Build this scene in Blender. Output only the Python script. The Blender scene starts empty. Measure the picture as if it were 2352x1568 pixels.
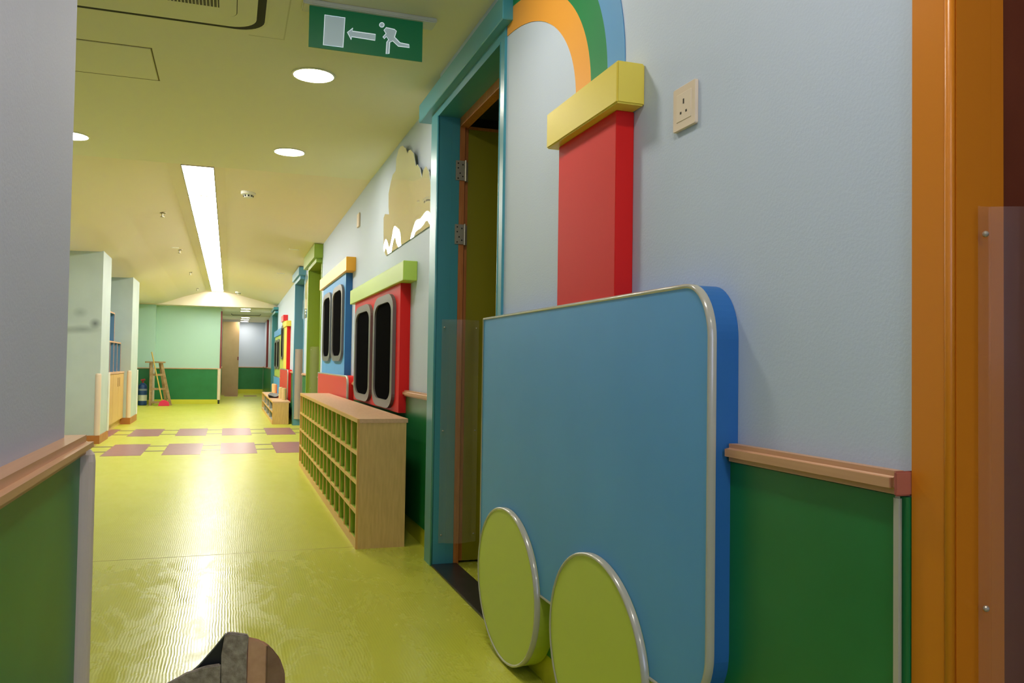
import bpy, bmesh, math, random
from mathutils import Vector, Matrix
random.seed(4)
SC = bpy.context.scene
COL = SC.collection
PI = math.pi

# ------------------------------------------------------------ camera, world, exposure
def look_matrix(yaw, pitch, roll):
    fw = Vector((math.sin(yaw)*math.cos(pitch), math.cos(yaw)*math.cos(pitch), math.sin(pitch)))
    r = fw.cross(Vector((0, 0, 1))).normalized(); u = r.cross(fw)
    R = math.cos(roll)*r + math.sin(roll)*u
    U = -math.sin(roll)*r + math.cos(roll)*u
    return Matrix(((R.x, U.x, -fw.x), (R.y, U.y, -fw.y), (R.z, U.z, -fw.z))).to_4x4()
cam_d = bpy.data.cameras.new('camera'); cam = bpy.data.objects.new('camera', cam_d); COL.objects.link(cam)
cam_d.sensor_fit = 'HORIZONTAL'; cam_d.sensor_width = 36.0; cam_d.lens = 36.0*1900/2352
cam_d.clip_start = 0.02; cam_d.clip_end = 100
cam.matrix_world = Matrix.Translation((0, 0, 1.0)) @ look_matrix(math.radians(18.87), math.radians(1.625), math.radians(.85))
SC.camera = cam
W = bpy.data.worlds.new('world'); SC.world = W; W.use_nodes = True
W.node_tree.nodes['Background'].inputs[0].default_value = (.8, .9, 1, 1)
W.node_tree.nodes['Background'].inputs[1].default_value = 0.05
SC.view_settings.view_transform = 'Standard'; SC.view_settings.look = 'None'
SC.view_settings.gamma = 1; SC.view_settings.use_curve_mapping = False
SC.view_settings.exposure = -0.3
SC.cycles.max_bounces = 10; SC.cycles.diffuse_bounces = 7; SC.cycles.glossy_bounces = 5
SC.cycles.transparent_max_bounces = 12; SC.cycles.use_denoising = True
SC.cycles.sample_clamp_indirect = 6; SC.cycles.caustics_reflective = False
PANEL_E = 34.0       # long ceiling light
DOWN_E = 120.0        # downlights
FAR_E = 110.0

# ------------------------------------------------------------ materials
def lin(c):
    c = c/255.0
    return c/12.92 if c <= .04045 else ((c+.055)/1.055)**2.4
def rgb(c): return (lin(c[0]), lin(c[1]), lin(c[2]), 1)
MATS = {}
def mat(name, c, rough=.5, metal=0, spec=.5, noise=0, nscale=20, bump=0, bscale=60, coat=0, stretch=None):
    if name in MATS: return MATS[name]
    m = bpy.data.materials.new(name); m.use_nodes = True; MATS[name] = m
    nt = m.node_tree; b = nt.nodes['Principled BSDF']
    b.inputs['Base Color'].default_value = rgb(c); b.inputs['Roughness'].default_value = rough
    b.inputs['Metallic'].default_value = metal; b.inputs['Specular IOR Level'].default_value = spec
    b.inputs['Coat Weight'].default_value = coat; b.inputs['Coat Roughness'].default_value = .1
    if noise or bump:
        tc = nt.nodes.new('ShaderNodeTexCoord'); mp = nt.nodes.new('ShaderNodeMapping')
        nt.links.new(tc.outputs['Object'], mp.inputs[0])
        if stretch: mp.inputs['Scale'].default_value = stretch
    if noise:
        n = nt.nodes.new('ShaderNodeTexNoise'); n.inputs['Scale'].default_value = nscale; n.inputs['Detail'].default_value = 5
        nt.links.new(mp.outputs[0], n.inputs['Vector'])
        r = nt.nodes.new('ShaderNodeValToRGB')
        r.color_ramp.elements[0].position = .3; r.color_ramp.elements[1].position = .7
        lo = tuple(max(0, x-noise) for x in c); hi = tuple(min(255, x+noise) for x in c)
        r.color_ramp.elements[0].color = rgb(lo); r.color_ramp.elements[1].color = rgb(hi)
        nt.links.new(n.outputs['Fac'], r.inputs[0]); nt.links.new(r.outputs[0], b.inputs['Base Color'])
    if bump:
        n = nt.nodes.new('ShaderNodeTexNoise'); n.inputs['Scale'].default_value = bscale; n.inputs['Detail'].default_value = 3
        nt.links.new(mp.outputs[0], n.inputs['Vector'])
        bp = nt.nodes.new('ShaderNodeBump'); bp.inputs['Strength'].default_value = bump; bp.inputs['Distance'].default_value = .004
        nt.links.new(n.outputs['Fac'], bp.inputs['Height']); nt.links.new(bp.outputs[0], b.inputs['Normal'])
    return m
def emis(name, c, s):
    if name in MATS: return MATS[name]
    m = bpy.data.materials.new(name); m.use_nodes = True; MATS[name] = m
    b = m.node_tree.nodes['Principled BSDF']
    b.inputs['Base Color'].default_value = rgb(c); b.inputs['Emission Color'].default_value = rgb(c)
    b.inputs['Emission Strength'].default_value = s
    return m
def clear(name, c, fac, rough=.15):
    m = bpy.data.materials.new(name); m.use_nodes = True; MATS[name] = m
    nt = m.node_tree; b = nt.nodes['Principled BSDF']; out = nt.nodes['Material Output']
    b.inputs['Base Color'].default_value = rgb(c); b.inputs['Roughness'].default_value = rough
    t = nt.nodes.new('ShaderNodeBsdfTransparent'); t.inputs[0].default_value = (.97, .97, .97, 1)
    mx = nt.nodes.new('ShaderNodeMixShader'); mx.inputs[0].default_value = fac
    nt.links.new(t.outputs[0], mx.inputs[1]); nt.links.new(b.outputs[0], mx.inputs[2]); nt.links.new(mx.outputs[0], out.inputs[0])
    return m

bounce_wall_m = mat('wall_paint_green_bounce', (176, 212, 196), .62, spec=.35)  # far walls: green bounce from the floor tinted into the wall colour
wall_m = mat('wall_paint', (194, 208, 228), .62, bump=.12, bscale=160, spec=.35)
ceil_m = mat('ceiling_paint', (236, 231, 208), .75, spec=.2)
gable_m = ceil_m
green_m = mat('green_laminate', (24, 116, 60), .36, noise=5, nscale=4)
wood_m = mat('beech_wood', (206, 160, 118), .42, noise=13, nscale=9, stretch=(1, .25, 14))
woodY_m = mat('beech_cap', (200, 152, 114), .38, noise=5, nscale=6, stretch=(18, .6, 18))
maple_m = mat('maple_laminate', (214, 176, 110), .42, noise=8, nscale=14, stretch=(6, 6, .7))
mapletop_m = mat('maple_top', (214, 172, 134), .38, noise=7, nscale=12, stretch=(6, .8, 6))
edge_m = mat('maple_edge', (222, 170, 96), .4)
cubgreen_m = mat('cubby_green', (156, 188, 62), .45)
teal_m = mat('teal_gloss', (72, 150, 166), .3)
ogreen_m = mat('olive_gloss', (136, 166, 48), .3)
orange_m = mat('orange_gloss', (212, 128, 26), .32)
boxblue_m = mat('carriage_blue', (88, 158, 218), .5, spec=.3, noise=3, nscale=3)
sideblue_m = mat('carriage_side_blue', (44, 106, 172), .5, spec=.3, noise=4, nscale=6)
red_m = mat('red_gloss', (218, 34, 32), .5, spec=.18)
redlam_m = mat('red_laminate', (206, 66, 56), .5, spec=.3)
yel_m = mat('yellow_paint', (232, 212, 84), .42)
ocap_m = mat('amber_paint', (246, 178, 40), .38)
lime_m = mat('lime_paint', (176, 208, 84), .4)
wheel_m = mat('wheel_lime', (190, 206, 82), .42)
wheelside_m = wheel_m
trim_m = mat('plastic_edging', (176, 174, 160), .22, coat=.6)
cream_m = mat('cream_plastic', (226, 208, 186), .4)
cove_m = mat('yellow_cove', (206, 204, 52), .4)
skirt_m = mat('brown_skirting', (176, 112, 54), .45, noise=8, nscale=8)
greyfr_m = mat('grey_window_frame', (108, 106, 104), .4, metal=.25)
glass_m = mat('black_window', (20, 20, 21), .7, spec=0)
steel_m = mat('steel', (176, 170, 156), .35, metal=.45)
white_m = mat('white_plastic', (236, 236, 230), .4)
black_m = mat('black', (14, 14, 15), .5)
dark_m = mat('dark_stone', (40, 38, 40), .32, noise=8, nscale=12)
doorolive_m = mat('olive_door', (150, 142, 24), .45)
frameor_m = mat('orange_wood', (190, 116, 58), .42, noise=12, nscale=7, stretch=(14, 14, 1))
brown_m = mat('brown_door', (104, 48, 24), .5, noise=5, nscale=6)
tan_m = mat('tan_door', (196, 164, 122), .5, noise=4, nscale=5)
guard_m = clear('clear_guard', (226, 214, 196), .17)
guard2_m = clear('milky_guard', (232, 214, 196), .85, .35)
shelfblue_m = mat('shelf_blue', (96, 140, 176), .5)
darkred_m = mat('dark_red_trim', (126, 30, 34), .45)

def floor_material():
    m = bpy.data.materials.new('vinyl_floor'); m.use_nodes = True
    nt = m.node_tree; N = nt.nodes; L = nt.links; b = N['Principled BSDF']
    tc = N.new('ShaderNodeTexCoord')
    n = N.new('ShaderNodeTexNoise'); n.inputs['Scale'].default_value = 1.3; n.inputs['Detail'].default_value = 6; n.inputs['Distortion'].default_value = .6
    L.new(tc.outputs['Object'], n.inputs['Vector'])
    cr = N.new('ShaderNodeValToRGB'); cr.color_ramp.elements[0].position = .32; cr.color_ramp.elements[1].position = .7
    cr.color_ramp.elements[0].color = rgb((190, 194, 66)); cr.color_ramp.elements[1].color = rgb((197, 199, 76))
    L.new(n.outputs['Fac'], cr.inputs[0]); L.new(cr.outputs[0], b.inputs['Base Color'])
    # two rolls of vinyl meet at a seam: the near one is glossier, both with worn wax streaks
    mp = N.new('ShaderNodeMapping'); mp.inputs['Scale'].default_value = (2.6, .9, 1); mp.inputs['Rotation'].default_value = (0, 0, .7)
    L.new(tc.outputs['Object'], mp.inputs[0])
    n2 = N.new('ShaderNodeTexNoise'); n2.inputs['Scale'].default_value = 2.4; n2.inputs['Detail'].default_value = 8; n2.inputs['Roughness'].default_value = .7; n2.inputs['Distortion'].default_value = 1.3
    L.new(mp.outputs[0], n2.inputs['Vector'])
    sp_ = N.new('ShaderNodeSeparateXYZ'); L.new(tc.outputs['Object'], sp_.inputs[0])
    nb = N.new('ShaderNodeTexNoise'); nb.inputs['Scale'].default_value = 1.1; nb.inputs['Detail'].default_value = 3; L.new(tc.outputs['Object'], nb.inputs['Vector'])
    ad = N.new('ShaderNodeMath'); ad.operation = 'ADD'; L.new(sp_.outputs['Y'], ad.inputs[0]); L.new(nb.outputs['Fac'], ad.inputs[1])
    near = N.new('ShaderNodeMapRange'); near.inputs['From Min'].default_value = 5.05; near.inputs['From Max'].default_value = 4.85; L.new(ad.outputs[0], near.inputs['Value'])
    mr = N.new('ShaderNodeMapRange'); mr.inputs['From Min'].default_value = .36; mr.inputs['From Max'].default_value = .60
    mr.inputs['To Min'].default_value = .13; mr.inputs['To Max'].default_value = .33
    L.new(n2.outputs['Fac'], mr.inputs['Value'])
    mr2 = N.new('ShaderNodeMapRange'); mr2.inputs['From Min'].default_value = .35; mr2.inputs['From Max'].default_value = .65
    mr2.inputs['To Min'].default_value = .29; mr2.inputs['To Max'].default_value = .35
    L.new(n2.outputs['Fac'], mr2.inputs['Value'])
    mxr = N.new('ShaderNodeMix'); L.new(near.outputs[0], mxr.inputs['Factor']); L.new(mr2.outputs[0], mxr.inputs[2]); L.new(mr.outputs[0], mxr.inputs[3])
    L.new(mxr.outputs[0], b.inputs['Roughness'])
    # embossed wavy grain
    mp3 = N.new('ShaderNodeMapping'); mp3.inputs['Scale'].default_value = (1, 1, 1)
    L.new(tc.outputs['Object'], mp3.inputs[0])
    wv = N.new('ShaderNodeTexWave'); wv.inputs['Scale'].default_value = 30; wv.inputs['Distortion'].default_value = 3.2; wv.inputs['Detail'].default_value = 1; wv.inputs['Detail Scale'].default_value = .55
    L.new(mp3.outputs[0], wv.inputs['Vector'])
    n3 = N.new('ShaderNodeTexNoise'); n3.inputs['Scale'].default_value = 5; n3.inputs['Detail'].default_value = 5
    L.new(mp.outputs[0], n3.inputs['Vector'])
    b1 = N.new('ShaderNodeBump'); b1.inputs['Strength'].default_value = .12; b1.inputs['Distance'].default_value = .0012
    L.new(wv.outputs['Fac'], b1.inputs['Height'])
    b2 = N.new('ShaderNodeBump'); b2.inputs['Strength'].default_value = .04; b2.inputs['Distance'].default_value = .004
    L.new(n3.outputs['Fac'], b2.inputs['Height']); L.new(b1.outputs[0], b2.inputs['Normal']); L.new(b2.outputs[0], b.inputs['Normal'])
    b.inputs['Specular IOR Level'].default_value = .2
    return m
floor_m = floor_material()
inlay_m = mat('purple_inlay', (150, 96, 104), .3, noise=12, nscale=6, stretch=(2, 14, 1))
line_m = mat('inlay_line', (104, 84, 66), .35)
def mirror_material():
    m = bpy.data.materials.new('acrylic_mirror'); m.use_nodes = True
    nt = m.node_tree; N = nt.nodes; L = nt.links; b = N['Principled BSDF']
    b.inputs['Base Color'].default_value = (.95, .93, .84, 1); b.inputs['Metallic'].default_value = .72; b.inputs['Roughness'].default_value = .015
    tc = N.new('ShaderNodeTexCoord'); n = N.new('ShaderNodeTexNoise'); n.inputs['Scale'].default_value = 1.9; n.inputs['Detail'].default_value = .6
    L.new(tc.outputs['Object'], n.inputs['Vector'])
    bp = N.new('ShaderNodeBump'); bp.inputs['Strength'].default_value = .6; bp.inputs['Distance'].default_value = .03
    L.new(n.outputs['Fac'], bp.inputs['Height']); L.new(bp.outputs[0], b.inputs['Normal'])
    return m
mirror_m = mirror_material()

# ------------------------------------------------------------ mesh helpers
def world_origin(o):
    v = Vector((0, 0, 0))
    while o: v += o.location; o = o.parent
    return v
def obj(name, bm, mats, parent=None, base=False, smooth=False):
    """link bmesh (world coordinates) as one object; top-level meshes get their origin at the base centre"""
    bmesh.ops.recalc_face_normals(bm, faces=bm.faces)
    loc = Vector((0, 0, 0))
    if parent is None and base:
        xs = [v.co.x for v in bm.verts]; ys = [v.co.y for v in bm.verts]; zs = [v.co.z for v in bm.verts]
        loc = Vector(((min(xs)+max(xs))/2, (min(ys)+max(ys))/2, min(zs)))
    off = world_origin(parent) if parent else loc
    bmesh.ops.translate(bm, verts=bm.verts, vec=-off)
    me = bpy.data.meshes.new(name); bm.to_mesh(me); bm.free()
    for m in (mats if isinstance(mats, (list, tuple)) else [mats]): me.materials.append(m)
    if smooth:
        for p in me.polygons: p.use_smooth = True
    o = bpy.data.objects.new(name, me); COL.objects.link(o); o.location = loc
    if parent: o.parent = parent; o.location = (0, 0, 0)
    return o
def thing(name, loc, label=None, cat=None, group=None):
    o = bpy.data.objects.new(name, None); COL.objects.link(o); o.location = loc; o.empty_display_size = .1
    return tag(o, label, cat, group)
def tag(o, label=None, cat=None, group=None, kind=None):
    if label: o['label'] = label
    if cat: o['category'] = cat
    if group: o['group'] = group
    if kind: o['kind'] = kind
    return o
def struct(o, label=None, cat=None): return tag(o, label, cat, kind='structure')
def box(bm, x0, x1, y0, y1, z0, z1, mi=0):
    vs = [bm.verts.new((x, y, z)) for x in (x0, x1) for y in (y0, y1) for z in (z0, z1)]
    fs = []
    for f in ((0, 1, 3, 2), (4, 6, 7, 5), (0, 4, 5, 1), (2, 3, 7, 6), (0, 2, 6, 4), (1, 5, 7, 3)):
        fc = bm.faces.new([vs[i] for i in f]); fc.material_index = mi; fs.append(fc)
    return fs   # order: -x, +x, -y, +y, -z, +z
def bevel(bm, w, seg=2):
    bmesh.ops.bevel(bm, geom=list(bm.edges), offset=w, segments=seg, affect='EDGES', clamp_overlap=True)
def bobj(name, dims, m, parent=None, bv=0, base=True, seg=2):
    bm = bmesh.new(); box(bm, *dims)
    if bv: bevel(bm, bv, seg)
    return obj(name, bm, m, parent, base)
def prism_x(bm, pts, x0, x1, mi=0, mside=None):
    """extrude an outline given in (y, z) from x0 to x1"""
    a = [bm.verts.new((x0, y, z)) for y, z in pts]; b = [bm.verts.new((x1, y, z)) for y, z in pts]
    f = bm.faces.new(a); f.material_index = mi; g = bm.faces.new(b); g.material_index = mi
    n = len(pts)
    for i in range(n):
        s = bm.faces.new((a[i], a[(i+1) % n], b[(i+1) % n], b[i])); s.material_index = mi if mside is None else mside
def rrect(y0, y1, z0, z1, r, n=8):
    """rounded rectangle, r = (near-bottom, near-top, far-top, far-bottom); near = y0"""
    if not isinstance(r, (tuple, list)): r = (r,)*4
    out = []
    for (cy, cz, rr, a0) in ((y0, z0, r[0], PI*1.5), (y0, z1, r[1], PI), (y1, z1, r[2], PI/2), (y1, z0, r[3], 0)):
        sy = 1 if cy == y0 else -1; sz = 1 if cz == z0 else -1
        if rr == 0: out.append((cy, cz)); continue
        ry, rz = rr if isinstance(rr, tuple) else (rr, rr)
        for i in range(n+1):
            a = a0 - (PI/2)*i/n
            out.append((cy+sy*ry+ry*math.cos(a), cz+sz*rz+rz*math.sin(a)))
    return out
def ellipse(cy, cz, a, b, n=64): return [(cy+a*math.cos(2*PI*i/n), cz+b*math.sin(2*PI*i/n)) for i in range(n)]
def tube(bm, pts, r, n=8, closed=False, mi=0):
    P = [Vector(p) for p in pts]; rings = []; N = len(P)
    for i, p in enumerate(P):
        a = P[(i-1) % N] if (closed or i > 0) else p; b = P[(i+1) % N] if (closed or i < N-1) else p
        t = (b-a)
        if t.length < 1e-9: t = Vector((0, 0, 1))
        t.normalize(); ref = Vector((1, 0, 0)) if abs(t.x) < .9 else Vector((0, 1, 0))
        u = t.cross(ref).normalized(); v = t.cross(u)
        rr = r[i] if isinstance(r, (list, tuple)) else r
        rings.append([bm.verts.new(p+rr*(math.cos(2*PI*k/n)*u+math.sin(2*PI*k/n)*v)) for k in range(n)])
    rng = range(N if closed else N-1)
    for i in rng:
        A, B = rings[i], rings[(i+1) % N]
        for k in range(n):
            f = bm.faces.new((A[k], A[(k+1) % n], B[(k+1) % n], B[k])); f.material_index = mi
    if not closed:
        bm.faces.new(rings[0]).material_index = mi; bm.faces.new(rings[-1]).material_index = mi
def lathe(bm, prof, cx, cy, n=24, mi=0, axis='z', cz=0):
    rings = []
    for (r, z) in prof:
        if axis == 'z': rings.append([bm.verts.new((cx+r*math.cos(2*PI*k/n), cy+r*math.sin(2*PI*k/n), z)) for k in range(n)])
        else: rings.append([bm.verts.new((z, cy+r*math.cos(2*PI*k/n), cz+r*math.sin(2*PI*k/n))) for k in range(n)])
    for i in range(len(rings)-1):
        for k in range(n): bm.faces.new((rings[i][k], rings[i][(k+1) % n], rings[i+1][(k+1) % n], rings[i+1][k])).material_index = mi
    bm.faces.new(rings[0]).material_index = mi; bm.faces.new(rings[-1]).material_index = mi
def dup(root, loc=None, label=None):
    r = root.copy(); COL.objects.link(r)
    if loc is not None: r.location = loc
    if label: r['label'] = label
    for ch in list(root.children):
        c = ch.copy(); COL.objects.link(c); c.parent = r
        for g in list(ch.children):
            d = g.copy(); COL.objects.link(d); d.parent = c
    return r

WX = 1.04            # right wall plane
NX = .975            # the wall stands a little further forward before the teal doorway
NK = NX/1.04
def ny(y): return y*NK
def nz(z): return 1+(z-1)*NK
CZ = 2.46            # near flat ceiling
# ------------------------------------------------------------ floor
bm = bmesh.new()
box(bm, -2.6, 3.2, -2.2, 30, -.12, 0)
# purple plank inlays with thin lines, laid in the sheet
for (ya, yb, la, lb) in ((9.42, 10.68, 9.86, 10.42), (11.76, 12.98, 12.05, 12.72)):
    for k in range(5):
        xa = -1.815+k*.5825; xb = min(xa+.385, 1.03)
        box(bm, xa, xb, ya, yb, -.001, .0012, 1)
    for yl in (la, lb):
        x = -2.1
        for k in range(6):
            xa = -1.815+k*.5825
            if k: box(bm, -1.815+(k-1)*.5825+.385, min(xa, 1.03), yl-.045, yl+.045, -.001, .0012, 2)
for xa in (-.1, .42): box(bm, xa, xa+.36, 24.6, 25.3, -.001, .0012, 1)
box(bm, -2.1, .95, 4.55, 4.558, -.001, .0004, 3)
struct(obj('floor', bm, [floor_m, inlay_m, line_m, mat('seam', (160, 152, 50), .5)]), 'glossy yellow-green vinyl floor with purple inlaid planks', 'floor')

# ------------------------------------------------------------ right wall with its doorways
DOORS = [  # y0 near, y1 far of clear opening, top z
    (.0, .91, 2.27), (3.0, 4.03, 2.25), (10.18, 11.14, 2.26), (12.53, 13.47, 2.28), (19.5, 20.7, 2.16)]
bm = bmesh.new(); y = -2.2
for i, (a, b, zt) in enumerate(DOORS):
    x = NX if i < 2 else WX
    box(bm, x, WX+.066, y, a, 0, 2.75); box(bm, x, WX+.066, a, b, zt, 2.75); y = b
box(bm, WX, WX+.066, y, 27.0, 0, 2.75)
struct(obj('wall_right', bm, wall_m), 'pale blue corridor wall on the right', 'wall')
# rooms behind open doorways
bm = bmesh.new()
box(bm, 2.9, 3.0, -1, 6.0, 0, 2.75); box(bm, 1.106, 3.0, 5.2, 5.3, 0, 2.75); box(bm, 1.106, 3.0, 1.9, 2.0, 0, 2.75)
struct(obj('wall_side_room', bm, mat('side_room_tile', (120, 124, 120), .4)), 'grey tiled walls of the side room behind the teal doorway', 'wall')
bm = bmesh.new(); box(bm, 1.106, 3.0, -1, 6, 2.62, 2.7)
struct(obj('ceiling_side_room', bm, ceil_m), 'ceiling of the side room', 'ceiling')
bm = bmesh.new()
for (a, b, zt) in DOORS[2:]: box(bm, 1.32, 1.36, a-.1, b+.1, 0, 2.7)
struct(obj('wall_behind_doors', bm, brown_m), 'brown wooden surface closing the far doorways', 'wall')

# ------------------------------------------------------------ wainscot on the right wall
SEG = [(1.04, 1.60), (3.215, 3.24), (4.14, 9.0), (9.0, 10.08), (11.2, 12.46), (13.5, 19.4), (20.8, 26.9)]
wp = thing('trim_1', (WX, 1.3, 0))
for i, (a, b) in enumerate([(.978, 2.955), (4.18, 10.08), (11.24, 12.42), (13.58, 19.35), (20.85, 26.9)]):
    far = i == 0
    r = struct(thing('trim_%d' % (i+1), (WX, a, 0)) if i else wp,
        ['green wainscot with beech rail between orange doorway and teal doorway', 'green wainscot with beech rail behind the near shoe cubby',
         'green wainscot with beech rail between the olive and second teal doorways', 'green wainscot with beech rail behind the low far cubby',
         'green wainscot with beech rail beside the back passage'][i], 'wainscot')
    if i == 0:
        bobj('panel', (.9575, NX-.0004, a, b, .1, .812), green_m, r); bobj('cove', (.966, NX-.0004, a, b, 0, .1), cove_m, r)
        bobj('rail', (.937, NX-.0004, .981, 1.434, .815, .850), woodY_m, r, .010, seg=5)
        bobj('rail_end', (.936, NX-.0004, .977, .982, .814, .851), mat('reddish_wood', (176, 104, 84), .4), r, .006)
        bobj('edge_strip', (.951, .9572, a+.006, a+.022, .1, .812), trim_m, r, .003)
        continue
    bobj('panel', (1.022, WX-.0004, a, b, .1, .8), green_m, r)
    bobj('cove', (1.03, WX-.0004, a, b, 0, .1), cove_m, r)
    bobj('rail', (1.0, WX-.0004, a-.012, b, .803, .838), woodY_m, r, .010, seg=5)
    bobj('edge_strip', (1.014, 1.0215, a+.012, a+.03, .1, .80), trim_m, r, .003)
    bobj('edge_strip', (1.014, 1.0215, b-.03, b-.012, .1, .80), trim_m, r, .003)

# ------------------------------------------------------------ ceilings
bm = bmesh.new(); box(bm, -2.6, 1.16, -2.2, 6.6, CZ, CZ+.04)
struct(obj('ceiling', bm, ceil_m), 'flat near ceiling', 'ceiling')
bm = bmesh.new()
def eave_l(y): t = min(1, max(0, (y-6.6)/4.6)); t = t*t*(3-2*t); return 2.42+(2.262-2.42)*t
def eave_r(y): return 2.456-.166*(y-6.6)/13.4
def vprof(y):
    l = eave_l(y); m = 2.575-(2.575-l)*.47
    return [(-2.3, l-.012), (-1.9, l-.010), (-1.62, l-.004), (-1.46, l), (-1.25, l+(m-l)*.42), (-1.0, m), (-.51, 2.575), (-.405, 2.575), (-.15, 2.575), (-.065, 2.575), (.5, 2.575+(eave_r(y)-2.575)*.502), (1.06, eave_r(y))]
def slope_z(x, y):
    P = vprof(y)
    for (xa, za), (xb, zb) in zip(P, P[1:]):
        if xa <= x <= xb: return za+(zb-za)*(x-xa)/(xb-xa)
ys = [6.6+.67*i for i in range(21)]
rows = [[bm.verts.new((x, y, z)) for x, z in vprof(y)] for y in ys]
NP = len(rows[0])
for i in range(len(ys)-1):
    for k in range(NP-1):
        if k == 7: continue
        f = bm.faces.new((rows[i][k], rows[i][k+1], rows[i+1][k+1], rows[i+1][k])); f.smooth = k < 5
box(bm, -2.3, 1.1, 6.6, 20, 2.70, 2.74)
box(bm, -2.12, -1.12, 6.59, 6.6, 2.409, 2.47)
box(bm, -.41, -.405, 6.6, 20, 2.576, 2.62); box(bm, -.15, -.145, 6.6, 20, 2.576, 2.62)
box(bm, -.42, -.13, 6.6, 20, 2.62, 2.66)
box(bm, -2.3, 1.04, 6.56, 6.6, CZ+.04, 2.8)
vault_m = mat('vault_paint', (238, 226, 204), .75, spec=.2)
struct(obj('ceiling_vault', bm, vault_m), 'shallow pitched ceiling along the middle of the corridor', 'ceiling')
# gable: face from soffit 2.26 up
bm = bmesh.new(); box(bm, -2.6, 1.16, 20.0, 20.1, 2.236, 2.8); box(bm, -2.6, 1.3, 20.05, 23.4, 2.236, 2.3); box(bm, -.4, 1.3, 23.4, 30, 2.2, 2.3)
struct(obj('ceiling_far', bm, vault_m), 'low far ceiling with triangular gable above', 'ceiling')

# ------------------------------------------------------------ left side
bm = bmesh.new(); box(bm, -1.0, -.308, -2.2, 1.86, 0, CZ)
struct(obj('wall_left_near', bm, mat('wall_paint_left', (186, 190, 208), .6, bump=.12, bscale=160, spec=.35)), 'blurred blue-grey end of the near left wall', 'wall')
r = struct(thing('trim_6', (-.3, 0, 0)), 'dark green wainscot under beech rail on near left wall', 'wainscot')
bobj('panel', (-.312, -.285, -2.0, 1.905, .1, .80), green_m, r)
bobj('panel', (-1.0, -.32, 1.86, 1.885, .1, .80), green_m, r)
bobj('cove', (-.312, -.295, -2.0, 1.9, 0, .1), cove_m, r)
bobj('rail', (-.6, -.262, -2.0, 1.93, .803, .842), woodY_m, r, .014, seg=6)
bm = bmesh.new(); lathe(bm, [(.018, .0), (.026, .0), (.026, .785), (.024, .800), (.014, .812), (.004, .815)], -.286, 1.934, 28)
tag(obj('corner_guard', bm, mat('guard_grey', (206, 190, 186), .4), base=True, smooth=False), 'tall cream plastic corner guard on end of near left wall', 'corner guard')

bm = bmesh.new(); box(bm, -2.3, -2.1, 1.86, 20.4, 0, 2.5)
struct(obj('wall_left', bm, wall_m), 'far left corridor wall', 'wall')
bm = bmesh.new(); box(bm, -2.6, 3.2, -2.3, -2.2, 0, 2.8); struct(obj('wall_back', bm, wall_m), 'wall behind the camera', 'wall')
bm = bmesh.new(); box(bm, -2.12, -1.43, 10.8, 11.52, 0, 2.5)
pw = mat('wall_paint_pillar', (184, 200, 194), .6, noise=5, nscale=3)
struct(obj('wall_pillar_near', bm, pw), 'pale pillar with grey smudges left of the corridor', 'pillar')
bm = bmesh.new(); box(bm, -2.12, -1.43, 14.0, 14.95, 0, 2.5)
struct(obj('wall_pillar_far', bm, pw), 'second pale pillar beyond the wooden cupboard', 'pillar')
for i, (a, b) in enumerate(((10.8, 11.52), (14.0, 14.95))):
    r = struct(thing('baseboard_pillar' if i == 0 else 'baseboard_pillar_far', (-1.43, a, 0)), 'brown skirting around the foot of the %s left pillar' % ('near', 'far')[i], 'baseboard')
    bobj('front_board', (-2.0995, -1.418, a-.012, a, 0, .1), skirt_m, r)
    bobj('side_board', (-1.43, -1.418, a, b+.005, 0, .1), skirt_m, r)
    bm = bmesh.new(); lathe(bm, [(.034, .1), (.034, .81), (.028, .826), (.01, .832)], -1.452, a+.016, 20)
    tag(obj('corner_guard', bm, cream_m, base=True), 'cream corner guard on the corner of the %s left pillar' % ('near', 'far')[i], 'corner guard')
    bobj_o = bobj('corner_guard', (-1.432, -1.412, b-.05, b+.012, .1, .83), white_m, None, .004)
    tag(bobj_o, 'thin white guard strip on the rear corner of the %s left pillar' % ('near', 'far')[i], 'corner guard')
# daylight window, unseen, added behind the viewpoint to brighten the near walls
r = struct(thing('fill_window_1', (.35, -2.195, 1.6)), 'added unseen window behind the viewpoint', 'window')
bobj('pane', (-.15, .85, -2.199, -2.19, 1.0, 2.2), emis('fill_daylight', (206, 216, 255), 6), r)
bm = bmesh.new()
for (a, b, c, d_) in ((-.2, -.15, .95, 2.25), (.85, .9, .95, 2.25), (-.15, .85, .95, 1.0), (-.15, .85, 2.2, 2.25), (.33, .37, 1.0, 2.2)): box(bm, a, b, -2.2, -2.16, c, d_)
obj('frame', bm, white_m, r)
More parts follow.
